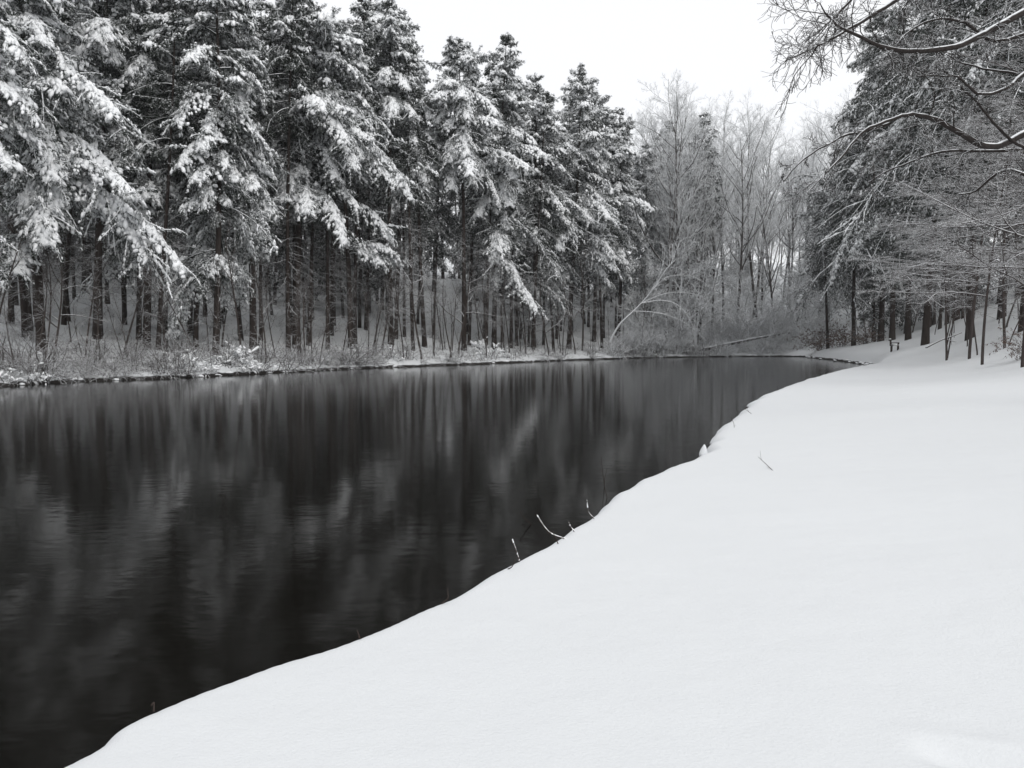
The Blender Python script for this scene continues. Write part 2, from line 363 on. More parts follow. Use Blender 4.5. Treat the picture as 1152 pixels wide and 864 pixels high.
# ------------------------------------------------------------------ tree prototypes
def trunk_path(h, bend, N_=26):
    z = np.linspace(0, 1, N_); a, b = rng.uniform(0, 6.28, 2)
    x = bend*(np.sin(z*2.2+a)-math.sin(a)); y = bend*(np.cos(z*2.6+b)-math.cos(b))
    z0 = np.concatenate([[-.6], z[1:]*h])
    return np.stack([x, y, z0], 1)
def make_pine(h=29, r=.235, start=.25, nb=78, Lmax=4.6, snow=.75, lat=15, spc=.24, e_low=-8, e_mid=12, e_top=45, droop=1.1, K=7, nlen=.26, ndead=34, ndl=.9, lump=.115, nmat=None, name='pine_tree', bend=.5, Lpow=.8, hang=.5, side_var=.45, dead_to=None, gap=.75, extra=None, ridge=.045, nwid=.035, qs=(.75, .35), latflat=.5, pads=0., pden=1., plump=.08):
    root = empty(name)
    T = trunk_path(h, bend)[None]; rt = r*(1-np.linspace(0, 1, 26))**.85+.02; rt[0] *= 1.35; rt[1] *= 1.05
    g = Geo(); tubes(g, T, rt[None], 9)
    # boughs in loose whorls
    q = np.sort(rng.random(nb)**1.0); wh = np.round(q*nb/3.2)/(nb/3.2)
    q = np.clip(q*.7+wh*.3+rng.normal(0, .006, nb), 0, .985)         # 0 bottom, 1 top
    az = np.arange(nb)*2.39996+rng.normal(0, .35, nb)
    ph = rng.uniform(0, 6.28, 3)
    keep = (np.sin(2*az+ph[0]+q*5)+np.sin(q*23+ph[1])+.6*np.sin(az*3+q*31+ph[2]) < gap) | (q > .78)
    q = q[keep]; az = az[keep]; nb = len(q)
    t = start+(1-start)*q
    pos, _ = sample(T, t[None]); pos = pos[0]
    prof = (1-q)**Lpow*np.clip(.72+q*2.2, 0, 1)
    side = 1+side_var*np.sin(az+rng.random()*6.28)
    L = np.clip(Lmax*prof*rng.uniform(.45, 1.35, nb)*side, .5, None)
    el = np.radians(np.where(q < .5, e_low+(e_mid-e_low)*q*2, e_mid+(e_top-e_mid)*(q*2-1))+rng.normal(0, 7, nb))
    if extra:
        ex_ = np.array(extra); ne = len(ex_); nb += ne
        pe, _ = sample(T, ex_[None, :, 0]); pos = np.concatenate([pos, pe[0]]); q = np.concatenate([q, np.full(ne, .3)])
        az = np.concatenate([az, ex_[:, 1]]); L = np.concatenate([L, ex_[:, 2]]); el = np.concatenate([el, np.radians(ex_[:, 3])])
    d = np.stack([np.cos(az)*np.cos(el), np.sin(az)*np.cos(el), np.sin(el)], 1)
    Bp = path_step(pos, d, L, 9, -droop*rng.uniform(.6, 1.4, nb)*(.55+.45*(1-q)), .05)
    Br = np.clip(L*.012, .012, .06)[:, None]*np.linspace(1, .25, 9)[None]
    # dead lower branches
    if ndead:
        hd = np.sort(rng.uniform(1.6, (dead_to or start)*h+1, ndead)); p, _ = sample(T, (hd/h)[None]); az2 = rng.random(ndead)*6.28
        e2 = rng.normal(.05, .25, ndead); dd = np.stack([np.cos(az2)*np.cos(e2), np.sin(az2)*np.cos(e2), np.sin(e2)], 1)
        Ld = rng.uniform(.5, 2.4, ndead)*ndl
        Dp = path_step(p[0], dd, Ld, 6, -.5, .12); Dr = np.clip(Ld*.008, .008, .02)[:, None]*np.linspace(1, .5, 6)[None]
        tubes(g, Dp, Dr, 4)
        D2, D2r, _, _ = grow(Dp, Dr, Ld, 4, .3, 1, .8, .45, .4, -.3, .12, 4, .6, .008, .006); tubes(g, D2, D2r, 3)
    tk = g.obj('trunk', M_bark, root)
    g = Geo(); tubes(g, Bp, Br, 4)
    Lp, Lr, LL, lt = grow(Bp, Br, L, lat, .12, 1, .95, .44, .5, -.8, .16, 6, latflat, .008, .006)
    tubes(g, Lp, Lr, 3)
    # tufts along laterals and along the outer bough
    sn_b = np.clip(rng.normal(snow, .3, nb), .05, 1.25)*(qs[0]+qs[1]*q)
    if extra: sn_b[-ne:] = 1.35
    P_, D_, S_ = [], [], []
    lf = np.minimum(rng.lognormal(-.15, .55, len(Lp)), 1.6)
    bid = np.repeat(np.arange(nb), lat)
    cnt = np.clip(np.ceil(LL/spc).astype(int), 2, 13)
    for c in np.unique(cnt):
        ix = np.where(cnt == c)[0]
        tt = (np.arange(c)[None]+rng.random((len(ix), c)))/c*.9+.1
        p, dd = sample(Lp[ix], tt)
        P_.append(p.reshape(-1, 3)); D_.append(dd.reshape(-1, 3)); S_.append(np.repeat(sn_b[bid[ix]]*np.clip(.35+lt[ix]*1.0, 0, 1)*lf[ix], c))
    c = 8; tt = .25+.75*(np.arange(c)[None]+rng.random((nb, c)))/c; p, dd = sample(Bp, tt)
    P_.append(p.reshape(-1, 3)); D_.append(dd.reshape(-1, 3)); S_.append(np.repeat(sn_b*.9, c))
    P_, D_, S_ = map(np.concatenate, (P_, D_, S_))
    P_ = P_+rng.normal(0, .04, P_.shape)
    # the outer half of a loaded bough sags into a mound: foliage and snow drape over it on both sides
    PP = np.zeros((0, 3)); PD = PP
    if pads:
        pb = np.where((rng.random(nb) < pads*np.clip(sn_b, .2, 1.2)) & (L > .9))[0]
        pp_, pd_ = [], []
        for b_ in pb:
            n_ = int(14+L[b_]**1.35*16*pden); tt = (.30+.72*rng.random(n_)**.8)[None]
            p, dd = sample(Bp[b_:b_+1], np.minimum(tt, .999)); p = p[0]; dd = dd[0]
            sd = unit(np.cross(dd, [0, 0, 1.])); hw = np.clip(.17*L[b_], .3, .8)*np.clip(1.35-tt[0], .35, 1)*1.25
            w = np.clip(rng.normal(0, .62, n_), -1.25, 1.25)
            pp_.append(p+sd*(w*hw)[:, None]+np.array([0, 0, 1.])*(.10-.62*hw*w*w+rng.normal(0, .05, n_))[:, None])
            pd_.append(unit(dd*.7+sd*w[:, None]*.8+np.array([0, 0, -.35])-np.array([0, 0, .5])*np.abs(w)[:, None]))
        if pp_: PP = np.concatenate(pp_); PD = np.concatenate(pd_)
    dn = unit(D_*.8+np.array([0, 0, -hang]))
    crown = None
    needles(g, P_, dn, K, nlen, nwid, .6)
    needles(g, PP-np.array([0, 0, .07]), unit(PD+np.array([0, 0, -.3])), max(4, K//2), nlen*1.1, nwid, .5)
    crown = g.obj('crown', nmat or M_needle, root)
    g = Geo(); tubes(g, Bp+np.array([0, 0, .015]), Br*.8+.006, 4)
    # snow lying along the side twigs in lumpy ridges
    sl_ = np.clip(sn_b[bid]*(.5+lt), 0, 1.3); rk_ = rng.random(len(Lp)) < sl_*.6
    rad = ridge*np.clip(sl_[rk_], .4, 1.2)[:, None]*rng.lognormal(0, .4, (rk_.sum(), 6)); rad[:, 0] *= .5; rad[:, -1] *= .45
    tubes(g, Lp[rk_]+np.array([0, 0, .02])+rng.normal(0, .012, (rk_.sum(), 6, 3)), rad, 4)
    pk_ = rng.random(len(PP)) < .9
    lumps(g, PP[pk_], PD[pk_], plump*np.minimum(rng.lognormal(0, .35, pk_.sum()), 1.8), 1.6, .6)
    on = rng.random(len(P_)) < S_*(.6 if pads else 1.15)
    sz = lump*np.minimum(rng.lognormal(0, .42, on.sum()), 1.5)*(.5+.6*np.clip(S_[on], 0, 1.3))
    lumps(g, P_[on]+np.array([0, 0, .04])+rng.normal(0, .03, (on.sum(), 3)), dn[on], sz, 1.6, .66)
    snow_o = g.obj('snow_load', M_snow, crown)
    KIDS[root] = [tk, crown]; KIDS[crown] = [snow_o]; KIDS[tk] = []; KIDS[snow_o] = []
    return root

def make_bare(h=20, lk=.014, r=.22, n1=22, n2=9, n3=7, n4=0, t0=.3, ang=.75, ratio=.38, m=None, name='bare_tree', grav=.35, lean=0., bend=.8, rmin=.012, mtrunk=None, flat=0., lev=0., taper=.55, wob=.12, droop_tw=None):
    root = empty(name)
    T = trunk_path(h, bend)[None]; T[0, :, 0] += lean*np.linspace(0, 1, 26)**1.3
    rt = (r*(1-np.linspace(0, 1, 26))**.8+rmin)[None]
    g = Geo(); tubes(g, T, rt, 8)
    L0 = np.array([h])
    a, ar, al, _ = grow(T, rt, L0, n1, t0, .98, ang, ratio, taper, grav, wob, 8, flat, lk, rmin, lev)
    tubes(g, a, ar, 5)
    tk = g.obj('trunk', mtrunk or m, root)
    g = Geo()
    gt = grav*.6 if droop_tw is None else droop_tw
    b, br, bl, _ = grow(a, ar, al, n2, .18, 1, .75, .42, .45, gt, wob, 6, flat, .012, rmin, lev); tubes(g, b, br, 4)
    c, cr, cl, _ = grow(b, br, bl, n3, .15, 1, .7, .5, .4, gt, wob*1.2, 5, flat, .010, rmin*.8, lev); tubes(g, c, cr, 3)
    if n4:
        e, er, el, _ = grow(c, cr, cl, n4, .2, 1, .7, .55, .3, gt, wob*1.2, 4, flat, .01, rmin*.7, lev); tubes(g, e, er, 3)
    cw = g.obj('crown', m, root)
    KIDS[root] = [tk, cw]; KIDS[tk] = []; KIDS[cw] = []
    return root

def make_shrub(n=26, h=1.5, m=None, name='shrub', leafy=0, tw=6, spread=.55, rr=.012, lumpn=0, arch=-.9):
    root = None
    g = Geo()
    pos = np.concatenate([rng.normal(0, .28, (n, 2)), np.full((n, 1), -.08)], 1)
    d = np.concatenate([rng.normal(0, spread, (n, 2)), np.ones((n, 1))], 1)
    L = h*rng.uniform(.6, 1.4, n)
    P = path_step(pos, d, L, 7, arch, .16); rr_ = np.full((n, 1), rr)*np.linspace(1, .5, 7)[None]
    tubes(g, P, rr_, 4)
    b, br, bl, _ = grow(P, rr_, L, tw, .25, 1, .8, .4, .3, -.3, .2, 5, 0, .01, rr*.55); tubes(g, b, br, 3)
    c, cr, cl, _ = grow(b, br, bl, 4, .2, 1, .8, .5, .3, -.3, .2, 4, 0, .01, rr*.45); tubes(g, c, cr, 3)
    stem = g
    if leafy or lumpn:
        root = empty(name); s = stem.obj('stem', m, root); kids = [s]; KIDS[s] = []
        p, dd = sample(b, rng.random((len(b), 4))); p = p.reshape(-1, 3); dd = dd.reshape(-1, 3)
        if leafy:
            g = Geo(); needles(g, p, unit(dd+np.array([0, 0, -.6])), 3, .11, .06, .8); f = g.obj('foliage', M_brown, root); KIDS[f] = []; kids.append(f)
        if lumpn:
            on = rng.random(len(p)) < lumpn
            g = Geo(); lumps(g, p[on], dd[on], .045*rng.lognormal(0, .4, on.sum()), 1.8, .6); f = g.obj('snow_load', M_snow, root); KIDS[f] = []; kids.append(f)
        KIDS[root] = kids
    else:
        root = stem.obj(name, m); KIDS[root] = []
    return root

def place(proto, x, y, rz, s=1, label='', cat='', group=None, tilt=(0, 0), z=None, sz=None):
    if inside(np.array([[x, y]]))[0]:
        if group is None or 'hemlock' in label: print('IN WATER', label)
        return None
    if not proto.get('used'):
        o = proto; proto['used'] = 1
    else:
        o = dup(proto); o['used'] = 1
    o.location = (x, y, (tz(x, y) if z is None else z)); o.rotation_euler = (tilt[0], tilt[1], rz)
    o.scale = (s, s, s if sz is None else sz)
    for k in ('label', 'category', 'group'):
        if k in o: del o[k]
    return tag(o, label, cat, group)
#@@PLACEMENT
def ux(u, D): return (u-576)/F*D
def shoreD(u):
    """depth of the far/left shoreline at photo column u"""
    us = [p[0] for p in leftpx][::-1]; ds = [onz(a, b, 0)[1] for a, b in leftpx][::-1]
    return float(np.interp(u, us, ds))

PK = dict(lat=20, spc=.155, K=10, nlen=.20, lump=.058, ridge=.026, pads=1.1, pden=1.5, plump=.094, Lpow=.5, e_low=-2, e_mid=16, e_top=40, hang=.7)
edge = [make_pine(h=30, start=s0, Lmax=lm, snow=sn, nb=nb_, droop=dr, **PK) for s0, lm, sn, nb_, dr in
        [(.30, 5.2, .95, 150, 1.5), (.26, 4.9, 1.05, 146, 1.7), (.38, 5.2, .9, 130, 1.4), (.22, 5.6, .85, 150, 1.6)]]
high = [make_pine(h=30, start=s0, Lmax=5.0, snow=1.05, nb=110, droop=1.5, ndead=70, **PK) for s0 in (.68, .62)]
heavy = make_pine(h=29, start=.33, Lmax=5.4, snow=1.0, nb=140, droop=1.5, ndead=50, extra=[(.36, -.25, 9.0, 8), (.37, -.45, 8.0, 12), (.35, -.05, 10.5, 6), (.33, -.9, 6.5, 10), (.52, -.3, 7.0, 22), (.55, -2.2, 6.5, 15), (.23, -2.6, 5.0, 4), (.22, -1.4, 4.2, 5)], **PK)
domed = make_pine(h=26, start=.62, Lmax=4.8, snow=1.0, nb=112, droop=1.5, ndead=60, extra=[(.32, -.35, 4.2, 16), (.315, -.15, 4.6, 14), (.31, -.6, 4.0, 12), (.30, 0.1, 4.2, 14), (.46, -.2, 5.5, 5)], **PK)
inner = [make_pine(h=28, r=.155, start=s0, Lmax=4.0, snow=.8, qs=(-.25, 1.25), nmat=M_shade, nb=72, lat=12, spc=.28, K=8, nlen=.28, nwid=.05, lump=.09, ridge=.03, pads=.4, pden=.6, plump=.1, ndead=170, ndl=1.05, dead_to=.62, name='forest_pine', droop=1.3, Lpow=.6) for s0 in (.5, .56, .42)]

inlow = make_pine(h=26, r=.2, start=.10, Lmax=4.4, snow=.3, nmat=M_shade, nb=80, lat=11, spc=.32, K=7, nlen=.34, nwid=.07, ndead=20, name='forest_pine', droop=1.2, Lpow=.6)
# (column u, extra depth behind the shoreline, proto, height, turn, label)
FRONT = [
 (-25, 7, edge[3], 27, 1.0, 'tall snow-laden pine cut by the left edge of the view, boughs hanging to the shrubs'),
 (47, 7.5, heavy, 28, 0, 'thick-trunked pine with heavy snow boughs near the left end of the far bank'),
 (110, 13, edge[2], 31, 0.4, 'snowy pine behind the two thick-trunked pines at the left end of the bank'),
 (165, 11, edge[1], 29, 3.6, 'broad pine with drooping white boughs above the open snowy slope'),
 (243, 7.5, edge[3], 27, 5.2, 'leaning dark-trunked pine rising from the white mounded bushes on the shore'),
 (285, 8.5, edge[1], 30, 4.4, 'stout pine with paired trunk standing right of the leaning dark pine on shore'),
 (333, 12, edge[2], 32, 1.9, 'pine with snowy boughs between the stout paired pine and the dark trunk gap'),
 (395, 11, domed, 26, 0, 'pine whose low white bough domes over the dark gap in the trunks'),
 (440, 13, high[0], 30, 2.9, 'tallest pointed snowy pine with bare lower trunk standing over the dark gap'),
 (478, 12, high[1], 26, 1.1, 'high-crowned snowy pine just right of the tallest pointed pine'),
 (522, 9, high[1], 28.5, 3.3, 'leaning-trunk snowy pine at the left of the middle pine clump'),
 (556, 11, edge[1], 31, 0.2, 'tall pine with nodding snowy tip in the middle of the left bank'),
 (600, 12, edge[3], 29, 4.1, 'dense snowy pine just right of the pine with the nodding tip'),
 (640, 12, edge[0], 32, 5.6, 'tall snowy pine above the white spreading bush near the pond end'),
 (668, 16, edge[2], 31, 2.4, 'pale snowy pine behind the leaning white trunk near the pond end'),
 (695, 14, edge[1], 30, 3.9, 'snowy pine two trees before the last small pine of the left bank row'),
 (728, 17, edge[3], 26, 0.9, 'shorter pine near the end of the left bank row, above the leaning white trunk'),
 (757, 20, edge[0], 21, 2.0, 'last small pine of the left bank beside the frosted bare trees'),
]
for u, ex, pr, h, rz, lab in FRONT:
    D = shoreD(max(u, 0))+ex - (3 if u < 0 else 0); x = ux(u, D)
    base = 29. if pr is heavy else 26. if pr is domed else 30.
    place(pr, x, D, rz, h/base, lab, 'pine tree', 'snow-laden pines along the left bank', (rng.normal(0, .02), rng.normal(0, .02)))

# the stand behind
spots = [(ux(u, shoreD(max(u, 0))+ex)+.0, shoreD(max(u, 0))+ex) for u, ex, *_ in FRONT]
n_in = 0; tries = 0
while n_in < 215 and tries < 6000:
    tries += 1
    u = rng.uniform(-90, 790); ex = 9+66*rng.random()**1.2
    D = shoreD(np.clip(u, 0, 900))+ex; x = ux(u, D)
    if u > 700 and ex > 40: continue
    md = 1.8 if ex < 25 else 2.4
    if min((x-a)**2+(D-b)**2 for a, b in spots) < md*md: continue
    spots.append((x, D)); n_in += 1
    pr = inner[rng.integers(3)] if ex < 38 else inlow
    place(pr, x, D, rng.random()*6.28, rng.uniform(.75, 1.12), 'thin dark-trunked pine in the shaded stand behind the front row of the left bank', 'pine tree', 'pines in the shaded stand behind the left bank', (rng.normal(0, .02), rng.normal(0, .02)))

# saplings and bare understory along the left bank
sap = [make_bare(h=6.5, r=.05, n1=9, n2=5, n3=4, t0=.35, ang=.6, ratio=.34, m=M_twig, name='sapling', rmin=.009, bend=.35, lean=l) for l in (0, .9, -.6)]
for k in range(80):
    u = rng.uniform(-20, 770); ex = rng.uniform(1.2, 12); D = shoreD(np.clip(u, 0, 900))+ex; x = ux(u, D)
    place(sap[rng.integers(3)], x, D, rng.random()*6.28, rng.uniform(.45, 1.25), 'thin leafless sapling on the snowy slope between the left bank pines', 'sapling', 'leafless saplings on the left bank', (rng.normal(0, .08), rng.normal(0, .08)))
under = [make_bare(h=11, r=.09, n1=16, n2=8, n3=6, n4=3, t0=.25, ang=1.0, ratio=.45, m=M_grey, name='bare_tree', rmin=.009, bend=.8, grav=-.25, lean=l, mtrunk=M_twig) for l in (1.6, -1.2)]
UND = [(475, 2.2, .95, 0.5, 'slender bare tree at the water edge with arching snowy twigs'),
       (515, 5, .9, 2.0, 'bare tree with tangled snow-lined twigs beside the slender shoreline tree'),
       (440, 6, .62, 4.0, 'small crooked bare tree leaning over the brushy slope below the dark gap'),
       (568, 5, .7, 1.0, 'grey bare tree with fine arching twigs below the middle pine clump'),
       (618, 2.5, .8, 5.1, 'dark slanting bare tree at the shore below the white spreading bush'),
       (655, 6, 1.15, 3.2, 'white spreading twiggy tree in front of the tall pine near the pond end'),
       (720, 6, 1.0, 2.6, 'frosted twiggy tree beside the leaning white trunk'),
       (60, 5, .62, 3.0, 'small twiggy tree beside the thick-trunked left pine'),
       (190, 6, .6, 1.3, 'small slanting bare tree on the open snowy slope')]
for u, ex, s, rz, lab in UND:
    D = shoreD(u)+ex; place(under[rng.integers(2)], ux(u, D), D, rz, s, lab, 'bare tree', 'bare trees on the left bank')

shr = [make_shrub(16, 1.5, M_twig, rr=.017, tw=4), make_shrub(12, 2.2, M_twig, spread=.6, rr=.018, tw=5), make_shrub(20, 1.1, M_grey, spread=.9, tw=5), make_shrub(14, 2.0, M_twig, arch=-.4, rr=.016, tw=4), make_shrub(18, 1.0, M_grey, spread=1.1, tw=5, lumpn=.35)]
for k in range(150):
    u = rng.uniform(-15, 800); ex = .1+4.2*rng.random()**1.8; D = shoreD(np.clip(u, 0, 900))+ex; x = ux(u, D)
    place(shr[min(rng.integers(6), 4) if rng.random() < .4 else rng.integers(4)], x, D, rng.random()*6.28, rng.uniform(.6, 1.25), 'tangled leafless shrub with snowy stems along the left shoreline', 'shrub', 'leafless shrubs along the left shoreline')
fsh = [make_shrub(26, 2.0, M_thicket, rr=.030, tw=5, spread=.8), make_shrub(22, 2.8, M_thicket, rr=.032, tw=6, spread=.6, arch=-.6)]
for k in range(56):
    u = rng.uniform(690, 925); ex = .5+9*rng.random()**1.5; ex += 7 if 782 < u < 898 and k % 4 else 0; D = shoreD(min(u, 893))+ex+(6 if u > 905 else 0)
    place(fsh[k % 2], ux(u, D), D, rng.random()*6.28, rng.uniform(.6, 1.3), 'frosted leafless shrub along the shore at the far end of the pond', 'shrub', 'frosted shrubs at the far end shore')
for k in range(80):
    u = rng.uniform(-15, 720); ex = rng.uniform(5, 24); D = shoreD(np.clip(u, 0, 900))+ex
    place(shr[(k*3) % 4], ux(u, D), D, rng.random()*6.28, rng.uniform(.3, .75), 'small twiggy shrub poking through the snow under the left bank pines', 'shrub', 'small shrubs under the left bank pines')
mound = [make_shrub(36, 1.1, M_grey, lumpn=.75, spread=1.0, name='snowy_shrub')]
for u, ex, s, lab in [(262, 1.6, 1.2, 'white snow-mounded bush at the water below the leaning pine'), (215, 1.5, .9, 'smaller snow-mounded bush left of the white bush below the leaning pine'), (548, 6, 1.5, 'clumped snow-laden bush below the middle pine clump'), (765, 2.5, 1.3, 'snow-mounded bush at the foot of the pond end')]:
    D = shoreD(u)+ex; place(mound[0], ux(u, D), D, u, s, lab, 'shrub', 'snow-mounded bushes on the far shore')

# frosted hardwoods at the far end
fr = [make_bare(h=27, r=.19, n1=24, n2=10, n3=8, n4=3, t0=.28, ang=.62, ratio=.36, m=M_frost, name='hardwood_tree', rmin=.016, bend=1.0, grav=.55, mtrunk=M_grey) for _ in range(3)]
frs = [make_bare(h=10, r=.08, n1=20, n2=9, n3=7, n4=3, t0=.12, ang=.95, ratio=.5, m=M_thicket, name='hardwood_tree', rmin=.026, bend=.7, grav=.1) for _ in range(2)]
spots2 = []
k = 0; tries = 0
while k < 56 and tries < 3000:
    tries += 1
    u = rng.uniform(742, 1010); ex = 5+60*rng.random(); D = shoreD(min(u, 890))+ex; x = ux(u, D)
    if u > 930 and D < 112: continue
    if spots2 and min((x-a)**2+(D-b)**2 for a, b in spots2) < 9: continue
    spots2.append((x, D)); k += 1
    place(fr[rng.integers(3)], x, D, rng.random()*6.28, rng.uniform(.8, 1.15), 'pale bare hardwood in the frosted woods beyond the far end of the pond', 'bare tree', 'frosted hardwoods beyond the pond end', (rng.normal(0, .03), rng.normal(0, .03)))
for k in range(34):
    u = rng.uniform(735, 960); D = shoreD(min(u, 890))+rng.uniform(52, 85)
    place(fr[k % 3], ux(u, D), D, rng.random()*6.28, rng.uniform(.5, .8), 'pale bare hardwood in the frosted woods beyond the far end of the pond', 'bare tree', 'frosted hardwoods beyond the pond end')
for k in range(56):
    u = rng.uniform(725, 965); ex = 2+40*rng.random(); D = shoreD(min(u, 890))+ex
    if u > 915: D += 8
    place(frs[rng.integers(2)], ux(u, D), D, rng.random()*6.28, rng.uniform(.45, 1.3), 'low frosted thicket tree at the foot of the woods beyond the pond end', 'bare tree', 'low frosted thicket beyond the pond end', (rng.normal(0, .1), rng.normal(0, .1)))

# right bank evergreens
hem = [make_pine(h=27, r=.22, start=s0, Lmax=lm, snow=.62, nb=124, lat=18, spc=.20, e_low=-4, e_mid=5, e_top=40, droop=1.7, K=9, nlen=.22, ndead=60, lump=.046, ridge=.030, pads=.4, plump=.07, Lpow=.5, nmat=M_hemlock, name='hemlock_tree', hang=1.0) for s0, lm in ((.40, 6.8), (.36, 6.2), (.44, 7.2))]
RIGHT = [
 (1003, 84, hem[2], 32, 5.5, 'hemlock back among the trunks just left of the tall dark hemlock by the bench'),
 (931, 95, hem[0], 20, .3, 'dark hemlock standing at the waterside point beside the brown-leaved bush'),
 (960, 90, hem[2], 27, 1.9, 'hemlock with a straight dark trunk just left of the bench'),
 (1021, 75, hem[1], 29, 4.2, 'tall dark hemlock directly behind the bench'),
 (990, 88, hem[0], 35, 2.2, 'hemlock farther back between the straight trunk and the bench'),
 (1040, 62, hem[2], 30, 3.0, 'tall dusty-white hemlock right of the bench'),
 (1090, 54, hem[0], 28, 5.0, 'broad dark hemlock on the slope above the fallen branch'),
 (1125, 60, hem[1], 30, .9, 'hemlock behind the broad dark hemlock on the right slope'),
 (1150, 45, hem[2], 27, 2.7, 'hemlock at the right edge of the view above the snowy path'),
 (1190, 52, hem[1], 30, 1.4, 'hemlock partly cut off by the right edge of the view'),
 (1075, 75, hem[1], 31, 3.5, 'hemlock far back in the right bank woods'),
]
for u, D, pr, h, rz, lab in RIGHT:
    place(pr, ux(u, D), D, rz, h/27., lab, 'hemlock tree', 'hemlocks on the right bank')
for k in range(44):
    u = rng.uniform(975, 1260); D = rng.uniform(66, 118)
    if 980 < u < 1040 and D < 88: D += 22
    place(inlow if D > 88 else inner[rng.integers(3)], ux(u, D), D, rng.random()*6.28, rng.uniform(.7, 1.05), 'dark pine deep in the woods on the right hillside', 'pine tree', 'pines deep in the right hillside woods')
for k in range(26):
    u = rng.uniform(965, 1175); D = rng.uniform(52, 80)-(u-965)*.08
    if 955 < u < 1050: D = 84+10*rng.random()
    place(sap[rng.integers(3)], ux(u, D), D, rng.random()*6.28, rng.uniform(.5, 1.0), 'thin leafless sapling on the right hillside under the hemlocks', 'sapling', 'leafless saplings on the right hillside', (rng.normal(0, .05), rng.normal(0, .05)))

# layered snow-lined understory trees on the right
lay = [make_bare(h=9, lk=.006, r=.052, n1=22, n2=10, n3=8, n4=4, t0=.25, ang=1.2, ratio=.5, m=M_lay, name='bare_tree', rmin=.007, bend=.25, grav=-.1, flat=.75, lev=.12, lean=l) for l in (.25, -.4)]
LAY = [(1185, 24, 1.3, 5.9, 'tall layered twiggy tree leaning over the path with drooping snow-lined sprays'), (1090, 42, 1.35, 3.1, 'tall layered bare tree rising before the dusty-white hemlock'), (1150, 27, 1.0, .4, 'layered bare tree with snow-lined twigs beside the path at the right edge'), (1105, 34, 1.05, 2.4, 'layered twiggy tree in front of the broad dark hemlock'), (1175, 33, 1.25, 3.8, 'layered twiggy tree partly beyond the right edge behind the shrubby path side'), (1065, 46, 1.1, 5.2, 'layered snow-lined tree between the bench and the fallen branch'), (1130, 40, 1.2, 1.0, 'layered bare tree standing behind the one beside the path')]
for u, D, s, rz, lab in LAY:
    place(lay[rng.integers(2)], ux(u, D), D, rz, s, lab, 'bare tree', 'layered bare trees on the right bank')

# brown-leaved bushes by the point
br = make_shrub(30, 2.2, M_twig, leafy=1, name='leafy_shrub', arch=-.5)
for u, D, s, lab in [(922, 98, 1.4, 'reddish brown-leaved bush on the low shore left of the waterside hemlock'), (946, 93, 1.2, 'rusty brown bush between the two waterside hemlocks'), (972, 88, 1.0, 'brown leafless-looking bush left of the bench'), (1155, 31, .55, 'small brown twiggy bush at the right edge of the path')]:
    place(br, ux(u, D), D, u, s, lab, 'shrub', 'brown bushes on the right bank')

# ------------------------------------------------------------------ single things
# big hardwood just out of view on the right, its limbs reaching over the path
def limb(px, D0, D1, r0, r1, per=4):
    p = np.array([at(u, v, D) for (u, v), D in zip(px, np.linspace(D0, D1, len(px)))])
    q = catmull(p, per)
    return q, np.linspace(r0, r1, len(q))
tx, ty = 11.4, 14.5
root = empty('bare_tree', (tx, ty, tz(tx, ty))); off = np.array(root.location)
tag(root, 'big hardwood at the right whose bare snow-lined limbs sweep over the path', 'bare tree')
T = np.array([[tx, ty, off[2]-.4], [tx+.05, ty, off[2]+2], [tx-.1, ty-.1, 4.5], [tx-.2, ty, 7], [tx+.1, ty, 9.5], [tx+.3, ty+.2, 13]]); q = catmull(T, 5)
g = Geo(); tubes(g, (q-off)[None], np.linspace(.27, .07, len(q))[None], 12); g.obj('trunk', M_bark, root)
LIMBS = [
 ([(1240, -40), (1195, -14), (1152, 14), (1110, 38), (1075, 53), (1040, 58), (1005, 57), (975, 47), (950, 33), (935, 18), (926, 6)], 14.3, 11.5, .075, .006, 12),
 ([(1230, -90), (1150, -70), (1080, -40), (1015, -2), (985, 18), (955, 36), (925, 54), (890, 72)], 14.3, 12, .06, .010, 16),
 ([(1240, 120), (1195, 134), (1152, 150), (1125, 163), (1105, 165), (1075, 150), (1050, 136), (1030, 131), (1010, 133), (985, 143), (962, 157), (940, 186), (918, 208), (902, 225)], 14.3, 12.5, .075, .005, 10),
 ([(1000, 138), (975, 147), (952, 152), (935, 160), (905, 178), (882, 205)], 13.2, 12.8, .03, .008, 8),
 ([(1235, 60), (1190, 62), (1152, 80), (1140, 92), (1120, 103), (1098, 105), (1085, 96), (1070, 88), (1030, 90)], 14.3, 13, .045, .010, 8),
 ([(1240, 80), (1190, 88), (1152, 85), (1110, 79), (1080, 70), (1060, 60)], 14.4, 15.5, .04, .009, 8),
 ([(1240, 190), (1190, 160), (1160, 170), (1130, 152), (1105, 122), (1080, 96)], 14.4, 13.5, .04, .012, 7),
 ([(1240, 165), (1180, 168), (1110, 170), (1060, 172), (1020, 186), (980, 206)], 14.4, 14, .04, .008, 9),
 ([(1240, 20), (1180, 30), (1120, 45), (1085, 25), (1050, 22), (1020, 40), (1015, 52)], 14.4, 13.2, .04, .008, 9),
 ([(1240, 210), (1170, 200), (1130, 190), (1100, 212), (1080, 215)], 14.4, 16, .045, .012, 8),
 ([(1245, -200), (1150, -160), (1060, -110), (1000, -60), (960, -10), (930, 20), (905, 40)], 14.3, 13, .055, .009, 16),
]
